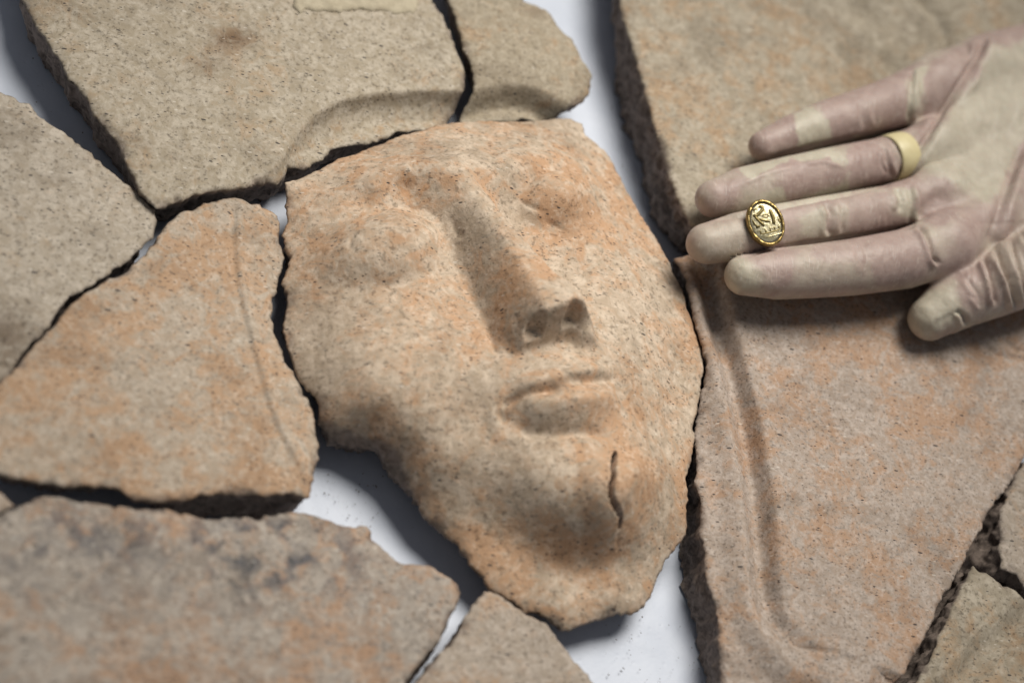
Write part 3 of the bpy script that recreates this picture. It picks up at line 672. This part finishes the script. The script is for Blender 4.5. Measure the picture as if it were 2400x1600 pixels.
def chain_sdf(ch, gx, gy, gz, shape, pad=16.0):
    F = np.full(shape, 60.0, np.float32)
    for (a, ra), (b, rb) in zip(ch[:-1], ch[1:]):
        lo = np.minimum(a - ra, b - rb) - pad; hi = np.maximum(a + ra, b + rb) + pad
        i = [slice(*np.searchsorted(g, (lo[k], hi[k]))) for k, g in enumerate((gx, gy, gz))]
        X, Y, Z = gx[i[0]][:, None, None] - a[0], gy[i[1]][None, :, None] - a[1], gz[i[2]][None, None, :] - a[2]
        ab = b - a; L2 = ab @ ab
        t = np.clip((X * ab[0] + Y * ab[1] + Z * ab[2]) / L2, 0, 1)
        d = np.sqrt((X - t * ab[0]) ** 2 + (Y - t * ab[1]) ** 2 + (Z - t * ab[2]) ** 2) - (ra + (rb - ra) * t)
        sub = F[i[0], i[1], i[2]]; np.minimum(sub, d, out=sub)
    return F
def build_hand():
    chs = {k: chain3(c) for k, c in FING.items()}; pal = [chain3(c) for c in PALM]
    allp = [q for c in list(chs.values()) + pal for q in c]
    lo = np.min([p - r for p, r in allp], 0) - 3; hi = np.max([p + r for p, r in allp], 0) + 3
    hi[0] = min(hi[0], unp(2560, 300, 40)[0])
    gx, gy, gz = [np.arange(lo[k], hi[k], GH) for k in range(3)]; shp = (len(gx), len(gy), len(gz))
    P = None
    for c in pal:
        d = chain_sdf(c, gx, gy, gz, shp); P = d if P is None else smin(P, d, 9.0).astype(np.float32)
    fd = {k: chain_sdf(c, gx, gy, gz, shp) for k, c in chs.items()}
    fin = None
    for k in ('little', 'ring', 'middle', 'index'):
        # blend each finger into the palm but keep a crease between neighbours
        fin = fd[k] if fin is None else np.minimum(fin, fd[k]).astype(np.float32)
    # webbing: blend grows towards the palm
    F = smin(fin, P, 6.0)
    F = smin(F, fd['thumb'], 2.5)
    V, Q = surface_nets(F, np.array([gx[0], gy[0], gz[0]]), GH)
    V = laplace(V, Q, 2)
    # drop faces on the open end at the frame's outside
    N = vnormals(V, Q)
    if (N[:, 2] * (V[:, 2] - V[:, 2].mean())).mean() < 0: Q = Q[:, ::-1]; N = -N
    px = proj(V); vis = sst(-(N @ FWD), 0.0, 0.35)          # folds lie on the palm side
    D = np.zeros(len(V)); pw = px + np.stack([fbm(V, 5, 101, 3, 0.6), fbm(V, 5, 102, 3, 0.6)], 1) * 11
    def line(pts, w, depth, tp=0.2, ridge=0.0, ofs=0.0):
        """fold in the latex along a line of the photo: w in photo pixels, depth in mm"""
        d, s, t = seg_dist(px, np.array(pts, float)); e = sst(t, 0, tp) * (1 - sst(t, 1 - tp, 1)) if tp > 0 else 1.0
        r = -depth * np.exp(-(d / w) ** 2) * e
        if ridge: r = r + ridge * np.exp(-((d * s - ofs) / (w * 1.3)) ** 2) * e
        return r
    def area(pts, soft=10):
        pts = np.array(pts, float); d = seg_dist(pw, pts, True)[0]; return sst(np.where(inside(pw, pts), d, -d), -soft, soft)
    # gaps between the fingers
    D += line([(1790, 376), (1913, 340), (2000, 322), (2090, 305)], 4, 1.6, .05) + line([(1665, 513), (1754, 503), (1877, 475), (1986, 455), (2090, 430)], 4, 1.6, .05)
    D += line([(1700, 608), (1760, 594), (1804, 583), (1914, 566), (1979, 557), (2146, 530)], 4, 1.6, .05)
    # creases at the finger roots
    D += line([(2140, 160), (2137, 200), (2135, 240), (2128, 285)], 6, 1.3, .1, 0.9, -9)
    D += line([(2146, 530), (2165, 542), (2178, 570), (2188, 605), (2203, 622)], 6, 2.0, .1, 1.4, 10)
    D += line([(2098, 440), (2112, 470), (2106, 500)], 8, 1.5, .2, 1.0, 10)
    D += line([(2128, 430), (2140, 470), (2135, 520), (2150, 535)], 7, 1.2, .2, 0.8, -10)
    D += line([(1928, 470), (1945, 500), (1940, 540), (1955, 560)], 7, 1.1, .2, 0.9, 10)
    D += line([(1968, 470), (1975, 505), (1972, 550)], 6, 1.0, .2, 0.7, 9)
    D += line([(2002, 565), (2012, 600), (2020, 640)], 8, 0.5, .3, 0.4, 10)
    D += line([(2018, 560), (2030, 600), (2032, 650)], 7, 0.4, .3, 0.4, 10)
    D += line([(2010, 230), (2018, 270), (2030, 310)], 6, 0.35, .3, 0.3, 8)
    D += line([(2040, 235), (2048, 270), (2058, 300)], 6, 0.35, .3, 0.3, 8)
    D += line([(1870, 380), (1930, 368), (1980, 385), (1990, 395)], 5, 0.3, .3, 0.7, 7)
    D += line([(1720, 440), (1800, 405), (1880, 385)], 4, 0.0, .3, 0.5, 0)
    D += line([(2070, 340), (2080, 380), (2095, 420)], 6, 1.2, .2, 0.9, -8); D += line([(2060, 350), (2068, 385), (2080, 410)], 4, 0.7, .2, 0.6, -6)
    # latex stretched across the hollow of the palm
    D += line([(2120, 410), (2160, 350), (2205, 275), (2250, 205), (2285, 150), (2312, 100)], 9, 2.2, .08, 1.3, -12)
    D += line([(2265, 95), (2270, 130), (2278, 160), (2262, 215)], 7, 0.9, .2, 0.9, -8)
    D += line([(2400, 330), (2375, 400), (2350, 470), (2330, 540), (2318, 590)], 12, 2.2, .15, 2.0, -18)
    D += line([(2150, 520), (2165, 490), (2190, 465), (2225, 455)], 14, 0.9, .2)
    dl, sl, tl = seg_dist(px, np.array([(2105, 432), (2160, 350), (2205, 275), (2250, 205), (2285, 150), (2325, 80)], float)); sd = dl * sl   # + = right of the taut fold
    D += 3.0 * sst(sd, -5, 6) * np.exp(-np.maximum(sd, 0) / 110.0) * sst(tl, 0.0, 0.2) * (1 - sst(tl, 0.9, 1.0)) * (px[:, 1] < 520)
    D -= 1.2 * sst(sd, -26, -8) * (1 - sst(sd, -6, 2)) * sst(tl, 0.0, 0.15) * (1 - sst(tl, 0.9, 1.0))
    # bunched folds round the thumb joint
    for k, (x, y, L_, q) in enumerate([(2300, 604, 1.25, 1.1), (2318, 592, 0.8, 0.5), (2330, 582, 1.6, 1.3), (2350, 566, 0.9, 0.6), (2364, 558, 1.75, 1.25), (2394, 545, 1.2, 0.7), (2408, 532, 1.7, 1.2), (2440, 515, 1.5, 1.0)]):
        pts = [(x, y), (x + 12, y + 20 * L_), (x + 24 + 5 * (k % 3), y + 52 * L_), (x + 34 + 9 * (k % 3), y + 92 * L_)]
        D += line(pts, 6.0 + (k % 2), 1.7 * q, .14, 1.9 * q, 9)
    D += line([(2262, 650), (2290, 690), (2300, 715)], 6, 0.8, .2, 0.7, 8); D += line([(2275, 690), (2300, 722)], 5, 0.6, .2, 0.6, 7)
    # thumb nail under the latex
    D += line([(2238, 728), (2252, 735), (2262, 748), (2262, 765)], 6, 1.8, .2, 0.8, 9)
    D -= 0.9 * area([(2170, 775), (2205, 745), (2238, 732), (2258, 752), (2225, 785), (2180, 800)], 9)
    # thin creases everywhere
    D += 0.10 * pn(V, 2.2, 91) + 0.25 * pn(V, 9, 92)
    q = V @ np.array([[0.97, 0.22 * 0.2, 0], [-0.22, 0.97 * 0.2, 0], [0, 0, 0.25]])
    D += 0.85 * np.abs(pn(q, 1.9, 95)) * sst(fbm(V, 16, 96, 2), -0.05, 0.35)
    q2 = V @ np.array([[0.75 * 0.3, 0.66, 0], [-0.66 * 0.3, 0.75, 0], [0, 0, 0.4]])
    D += 0.6 * np.abs(pn(q2, 2.2, 97)) * sst(fbm(V, 14, 98, 2), 0.0, 0.35)
    V = V + N * (D * vis)[:, None]
    V = laplace(V, Q, 1, 0.35)
    # where skin presses against the latex it shows mauve, where the latex stands off it is cream
    con = 0.70 + 0.6 * fbm(V, 18, 93, 3)
    def put(pts, val, soft=7):
        nonlocal con
        a = area(pts, soft) * (0.9 + 0.0 * con); con = con * (1 - a) + val * a
    M_ = 0.92; C_ = 0.08
    put([(1745, 310), (1860, 262), (1876, 300), (1868, 330), (1872, 360), (1770, 380)], M_, 4)
    put([(1862, 270), (1905, 250), (1925, 272), (1950, 290), (1945, 330), (1872, 352), (1866, 310)], C_, 3)
    put([(1915, 240), (2120, 165), (2130, 290), (1955, 335), (1950, 290)], M_, 3)
    put([(2140, 165), (2172, 155), (2165, 210), (2140, 270), (2128, 290)], 0.0, 5)
    put([(2180, 150), (2300, 75), (2420, 20), (2420, 90), (2320, 120), (2260, 180), (2160, 340), (2145, 330), (2170, 250)], 0.85)
    put([(2160, 345), (2215, 290), (2320, 115), (2440, 90), (2440, 250), (2370, 390), (2320, 480), (2250, 440), (2150, 400)], 0.22, 12)
    put([(1730, 395), (1850, 365), (1950, 345), (2000, 390), (1960, 380), (1860, 372), (1760, 420)], 0.0, 4)
    put([(1760, 470), (1830, 440), (1850, 470), (1990, 430), (1990, 455), (1860, 480), (1770, 492)], C_ + .1)
    put([(1835, 395), (1940, 368), (1985, 400), (1975, 430), (1870, 450), (1840, 440)], 0.9, 4)
    put([(1985, 350), (2060, 328), (2075, 420), (1990, 440)], 1.0, 4)
    put([(1620, 540), (1740, 505), (1740, 580), (1700, 610), (1640, 610)], 0.45, 18)
    put([(1870, 510), (1930, 480), (1940, 560), (1880, 555)], 0.3, 10)
    put([(1990, 470), (2080, 445), (2095, 520), (1990, 545)], 0.8)
    put([(2090, 440), (2145, 440), (2150, 520), (2110, 500)], 0.2)
    put([(2170, 490), (2200, 465), (2235, 478), (2245, 510), (2200, 530), (2165, 520)], 1.0, 6)
    put([(1690, 640), (1730, 600), (1780, 640), (1780, 690), (1720, 690)], 0.15, 20)
    put([(1895, 600), (1905, 575), (1990, 565), (2000, 590), (1960, 605), (1905, 605)], 0.8, 5)
    put([(1860, 600), (1890, 600), (1900, 610), (2000, 612), (2020, 660), (1850, 680)], 0.5, 14)
    put([(2040, 560), (2150, 540), (2185, 600), (2170, 660), (2050, 670)], 0.9, 12)
    put([(2115, 760), (2160, 690), (2235, 660), (2260, 735), (2180, 800)], 0.12, 22)
    put([(2330, 570), (2450, 500), (2450, 700), (2370, 720)], 0.55, 10)
    con = np.clip(con + 0.10 * fbm(V, 4, 94, 3), 0, 1)
    t = NT('latex_glove'); c = t.coords(); k = t.attr('contact')
    n = t.noise(c, 160, 4, 0.6)
    skin = t.mix(t.ramp(n, 0.3, 0.7), (0.345, 0.250, 0.226), (0.43, 0.327, 0.295))
    late = t.mix(t.ramp(n, 0.3, 0.7), (0.44, 0.395, 0.315), (0.52, 0.475, 0.385))
    col = t.mix(t.ramp(k, 0.15, 0.95), late, skin)
    # fine pale creases in the latex skin
    l1 = t.noise(t.coords(scale=(1, 0.10, 0.3), rot=(0, 0, 0.5)), 1500, 2, 0.5); l2 = t.noise(t.coords(scale=(1, 0.10, 0.3), rot=(0, 0, -0.4)), 1300, 2, 0.5)
    cr = t.math('MULTIPLY', t.ramp(t.math('MAXIMUM', l1, l2), 0.60, 0.70), t.ramp(t.noise(c, 110, 3), 0.42, 0.62, 0.05, 0.40))
    col = t.mix(cr, col, (0.66, 0.60, 0.54))
    dirt = t.ramp(t.noise(c, 420, 4, 0.7), 0.60, 0.75); col = t.mix(t.math('MULTIPLY', dirt, 0.25), col, (0.17, 0.14, 0.11))
    t.l(col, t.b.inputs['Base Color']); t.b.inputs['Roughness'].default_value = 0.46; t.b.inputs['Specular IOR Level'].default_value = 0.38
    t.b.inputs['Subsurface Weight'].default_value = 0.12; t.b.inputs['Subsurface Radius'].default_value = (0.0025, 0.0012, 0.0008); t.b.inputs['Subsurface Scale'].default_value = 1.0
    hgt = t.math('ADD', t.noise(c, 700, 4, 0.65), t.math('MULTIPLY', cr, 0.5))
    t.l(t.bump(hgt, 0.30, 0.0006), t.b.inputs['Normal'])
    o = mesh_obj('gloved_hand', V, Q.tolist(), [t.m], attrs={'contact': con})
    tag(o, 'open hand in a thin cream latex glove, palm up, holding the gold seal', 'hand')
    return V, N
HV, HN = build_hand()

# wedding band bulging under the glove at the root of the ring finger
def build_band():
    a = unp(2076, 374, 41.4); b = unp(2124, 363, 41.2); ax = (b - a) / np.linalg.norm(b - a); c = (a + b) / 2
    u = np.cross(ax, [0, 0, 1.0]); u /= np.linalg.norm(u); v = np.cross(u, ax)
    R = 1.085 * 55 / PXMM; V = []; F = []; n = 72; m = 14
    for i in range(n):
        th = 2 * math.pi * i / n
        for j in range(m):
            ph = 2 * math.pi * j / m
            r = R + 0.0 + 0.65 * max(-0.4, math.cos(ph)); x = 5.0 * math.sin(ph)
            V.append(c + ax * x + (u * math.cos(th) + v * math.sin(th)) * r)
    for i in range(n):
        for j in range(m): F.append((i * m + j, ((i + 1) % n) * m + j, ((i + 1) % n) * m + (j + 1) % m, i * m + (j + 1) % m))
    t = NT('gold_under_latex'); cc = t.coords(); n_ = t.noise(cc, 300, 3)
    t.l(t.mix(t.ramp(n_, 0.3, 0.7), (0.68, 0.60, 0.36), (0.62, 0.54, 0.31)), t.b.inputs['Base Color']); t.b.inputs['Roughness'].default_value = 0.45
    o = mesh_obj('finger_ring', np.array(V), F, [t.m])
    tag(o, 'pale gold band showing through the glove at the root of the ring finger', 'ring')
build_band()

# ------------------------------------------------------------------ the gold seal
def build_seal():
    # rests across the middle finger, leaning against the ring finger
    pxs = proj(HV); near = (np.hypot(pxs[:, 0] - 1795, pxs[:, 1] - 535) < 14) & (-(HN @ FWD) > 0.3)
    zt = HV[near][:, 2].max()
    C0 = unp(1795, 522, zt + 2.8)
    nrm = np.array([0, 0, 1.0]) * 0.55 - FWD * 0.75 + np.array([0.05, -0.05, 0]); nrm /= np.linalg.norm(nrm)
    vv = UP - nrm * (UP @ nrm); vv /= np.linalg.norm(vv); uu = np.cross(vv, nrm)
    ang = math.radians(17); U_ = uu * math.cos(ang) + vv * math.sin(ang) * 0.0 + vv * math.sin(0); 
    ca, sa = math.cos(ang), math.sin(ang); U_ = uu * ca - vv * -sa; U_ /= np.linalg.norm(U_); W_ = np.cross(nrm, U_)
    ea, eb = 6.7, 8.6
    def L3(x, y, z): return C0 + U_ * x + W_ * y + nrm * z
    root = bpy.data.objects.new('gold_seal', None); link(root); root.empty_display_size = 0.01
    tag(root, 'small oval gold seal with a carved pale face lying on the middle finger', 'seal')
    gold = NT('gold'); c = gold.coords(); n = gold.noise(c, 900, 4, 0.6)
    gold.l(gold.mix(gold.ramp(n, 0.35, 0.65), (0.50, 0.37, 0.15), (0.22, 0.15, 0.05)), gold.b.inputs['Base Color']); gold.b.inputs['Metallic'].default_value = 0.9; gold.b.inputs['Roughness'].default_value = 0.30
    gold.l(gold.bump(n, 0.5, 0.0004), gold.b.inputs['Normal'])
    pale = NT('pale_electrum'); c = pale.coords(); n = pale.noise(c, 1200, 3, 0.6)
    pale.l(pale.mix(pale.ramp(n, 0.35, 0.65), (0.62, 0.57, 0.40), (0.36, 0.31, 0.17)), pale.b.inputs['Base Color']); pale.b.inputs['Metallic'].default_value = 0.75; pale.b.inputs['Roughness'].default_value = 0.28
    pale.l(pale.bump(n, 0.4, 0.0004), pale.b.inputs['Normal'])
    olive = NT('carved_gold'); olive.b.inputs['Base Color'].default_value = (0.20, 0.155, 0.06, 1); olive.b.inputs['Metallic'].default_value = 0.7; olive.b.inputs['Roughness'].default_value = 0.38
    darkm = NT('recess_shade'); darkm.b.inputs['Base Color'].default_value = (0.06, 0.05, 0.03, 1); darkm.b.inputs['Roughness'].default_value = 0.6
    n_ = 96
    def lathe(name, prof, mat, par, wob=0.0):
        V = []; F = []; m = len(prof)
        for i in range(n_):
            th = 2 * math.pi * i / n_
            k = 1 + wob * (0.5 * math.sin(9 * th) + 0.5 * math.sin(23 * th + 1) + 0.4 * math.sin(5 * th + 2))
            for (r, z) in prof: V.append(L3(math.cos(th) * (ea + r * k), math.sin(th) * (eb + r * k), z * (1 + wob * math.sin(14 * th))))
        for i in range(n_):
            for j in range(m - 1): F.append((i * m + j, ((i + 1) % n_) * m + j, ((i + 1) % n_) * m + j + 1, i * m + j + 1))
        return mesh_obj(name, np.array(V), F, [mat.m], par)
    # rounded scarab body below, hammered collar, face
    V = []; F = []; m = 12
    body = [(0.25, 0.2), (0.45, -0.8), (0.4, -2.0), (-0.2, -3.2), (-1.2, -4.2), (-2.8, -5.0), (-5.2, -5.4)]
    lathe('seal_body', body, gold, root, 0.02)
    lathe('collar', [(-0.80, -0.1), (-0.75, 0.34), (-0.40, 0.62), (0.05, 0.58), (0.36, 0.26), (0.50, -0.2), (0.46, -0.8)], gold, root, 0.12)
    lathe('collar_shade', [(-1.30, 0.12), (-0.76, 0.08)], darkm, root)  # flat dark ring: shade and dirt of the recess put into colour
    # face
    V = [L3(0, 0, 0.45)]; F = []
    rr = np.linspace(0.12, 1, 9)
    for r in rr:
        for i in range(n_):
            th = 2 * math.pi * i / n_; V.append(L3(math.cos(th) * (ea - 0.85) * r, math.sin(th) * (eb - 0.85) * r, 0.45 - 0.40 * r ** 3))
    for i in range(n_):
        F.append((0, 1 + i, 1 + (i + 1) % n_))
        for k in range(len(rr) - 1): F.append((1 + k * n_ + i, 1 + (k + 1) * n_ + i, 1 + (k + 1) * n_ + (i + 1) % n_, 1 + k * n_ + (i + 1) % n_))
    fo = mesh_obj('carved_face', np.array(V), F, [pale.m], root)
    def z_face(x, y): return 0.45 - 0.40 * min(1, math.hypot(x / (ea - 1), y / (eb - 1))) ** 3
    def pxl(a, b):  # detail picture (1568 px for 160 photo px) to seal plane
        P = unp(1720 + a / 9.8, 440 + b / 9.8, C0[2]); d = ray(1720 + a / 9.8, 440 + b / 9.8)
        P = CAM + d * (((C0 - CAM) @ nrm) / (d @ nrm)); q = P - C0
        return q @ U_, q @ W_
    def stroke(name, pts, w, mat, hgt=0.5, par=fo):
        P = [pxl(*p) for p in pts]; Q = []
        for i in range(len(P) - 1):
            for k in range(4): t_ = k / 4; Q.append((P[i][0] + (P[i + 1][0] - P[i][0]) * t_, P[i][1] + (P[i + 1][1] - P[i][1]) * t_))
        Q.append(P[-1]); V = []; F = []; m = 7; N_ = len(Q)
        for i, (x, y) in enumerate(Q):
            a = Q[max(0, i - 1)]; b = Q[min(N_ - 1, i + 1)]; dx, dy = b[0] - a[0], b[1] - a[1]; l = math.hypot(dx, dy) + 1e-9; nx_, ny_ = -dy / l, dx / l
            e = min(1.0, 0.45 + 0.9 * min(i, N_ - 1 - i) / 3.0); ww = w / 9.8 / PXMM * e
            for j in range(m):
                th = math.pi * j / (m - 1); V.append(L3(x + nx_ * math.cos(th) * ww, y + ny_ * math.cos(th) * ww, z_face(x, y) - 0.05 + hgt * e * math.sin(th)))
        for i in range(N_ - 1):
            for j in range(m - 1): F.append((i * m + j, (i + 1) * m + j, (i + 1) * m + j + 1, i * m + j + 1))
        mesh_obj(name, np.array(V), F, [mat.m], par)
    S_ = 'carved_sign'
    stroke(S_, [(560, 450), (640, 430), (665, 500), (600, 570), (520, 650), (430, 650)], 42, olive)
    stroke(S_, [(420, 500), (470, 520), (500, 480)], 22, olive)
    stroke(S_, [(460, 640), (560, 760), (640, 830), (690, 890)], 38, olive)
    stroke(S_, [(545, 715), (680, 760), (840, 790)], 30, olive)
    stroke(S_, [(630, 650), (690, 620), (760, 622), (800, 650), (760, 690), (690, 695), (640, 665)], 16, olive, 0.25)
    stroke(S_, [(810, 500), (850, 580), (890, 680), (905, 780), (920, 850)], 46, olive)
    stroke(S_, [(415, 740), (470, 830), (520, 890), (600, 880), (500, 935)], 20, olive)
    stroke(S_, [(1010, 720), (1050, 770), (1040, 800)], 40, olive)
    for x, y in ((610, 1020), (720, 985), (825, 945), (925, 925), (1020, 890)): stroke(S_, [(x - 14, y - 30), (x, y + 10), (x + 16, y + 60)], 20, olive, 0.28)
    stroke(S_, [(600, 1075), (760, 1045), (940, 1000), (1100, 930)], 18, olive, 0.2)
    stroke(S_, [(690, 1150), (860, 1115), (1020, 1065), (1140, 1020)], 22, pale, 0.4)
build_seal()

# ------------------------------------------------------------------ clay crumbs fallen on the sheet
def crumbs():
    spots = [(733, 1128), (742, 1160), (735, 1190), (830, 1180), (838, 1162), (845, 1200), (878, 1164), (868, 1233), (968, 1234), (816, 1205), (1470, 1500), (1590, 1540), (1625, 1590), (1640, 1578), (1575, 1575), (1645, 1460), (1655, 1475), (120, 262), (148, 240), (1420, 1530)]
    spots += [(random.uniform(760, 900), random.uniform(1100, 1230)) for _ in range(60)] + [(random.uniform(1420, 1660), random.uniform(1440, 1600)) for _ in range(60)] + [(random.uniform(60, 300), random.uniform(60, 380)) for _ in range(40)] + [(random.uniform(1390, 1500), random.uniform(20, 480)) for _ in range(40)]
    V = []; F = []
    for x, y in spots:
        c = unp(x, y, 0.3); r = 0.10 + 0.30 * random.random() ** 3; b = len(V)
        for d in ((1, 0, 0), (-1, 0, 0), (0, 1, 0), (0, -1, 0), (0, 0, 1), (0, 0, -1)): V.append(c + np.array(d) * r * random.uniform(0.6, 1.3))
        F += [(b + i, b + j, b + k) for i in (0, 1) for j in (2, 3) for k in (4, 5)]
    t = NT('crumb_clay'); t.b.inputs['Base Color'].default_value = (0.10, 0.075, 0.055, 1); t.b.inputs['Roughness'].default_value = 0.9
    o = mesh_obj('clay_crumbs', np.array(V), F, [t.m], smooth=False)
    tag(o, 'tiny dark clay crumbs scattered on the white sheet', 'crumbs', kind='stuff')
crumbs()
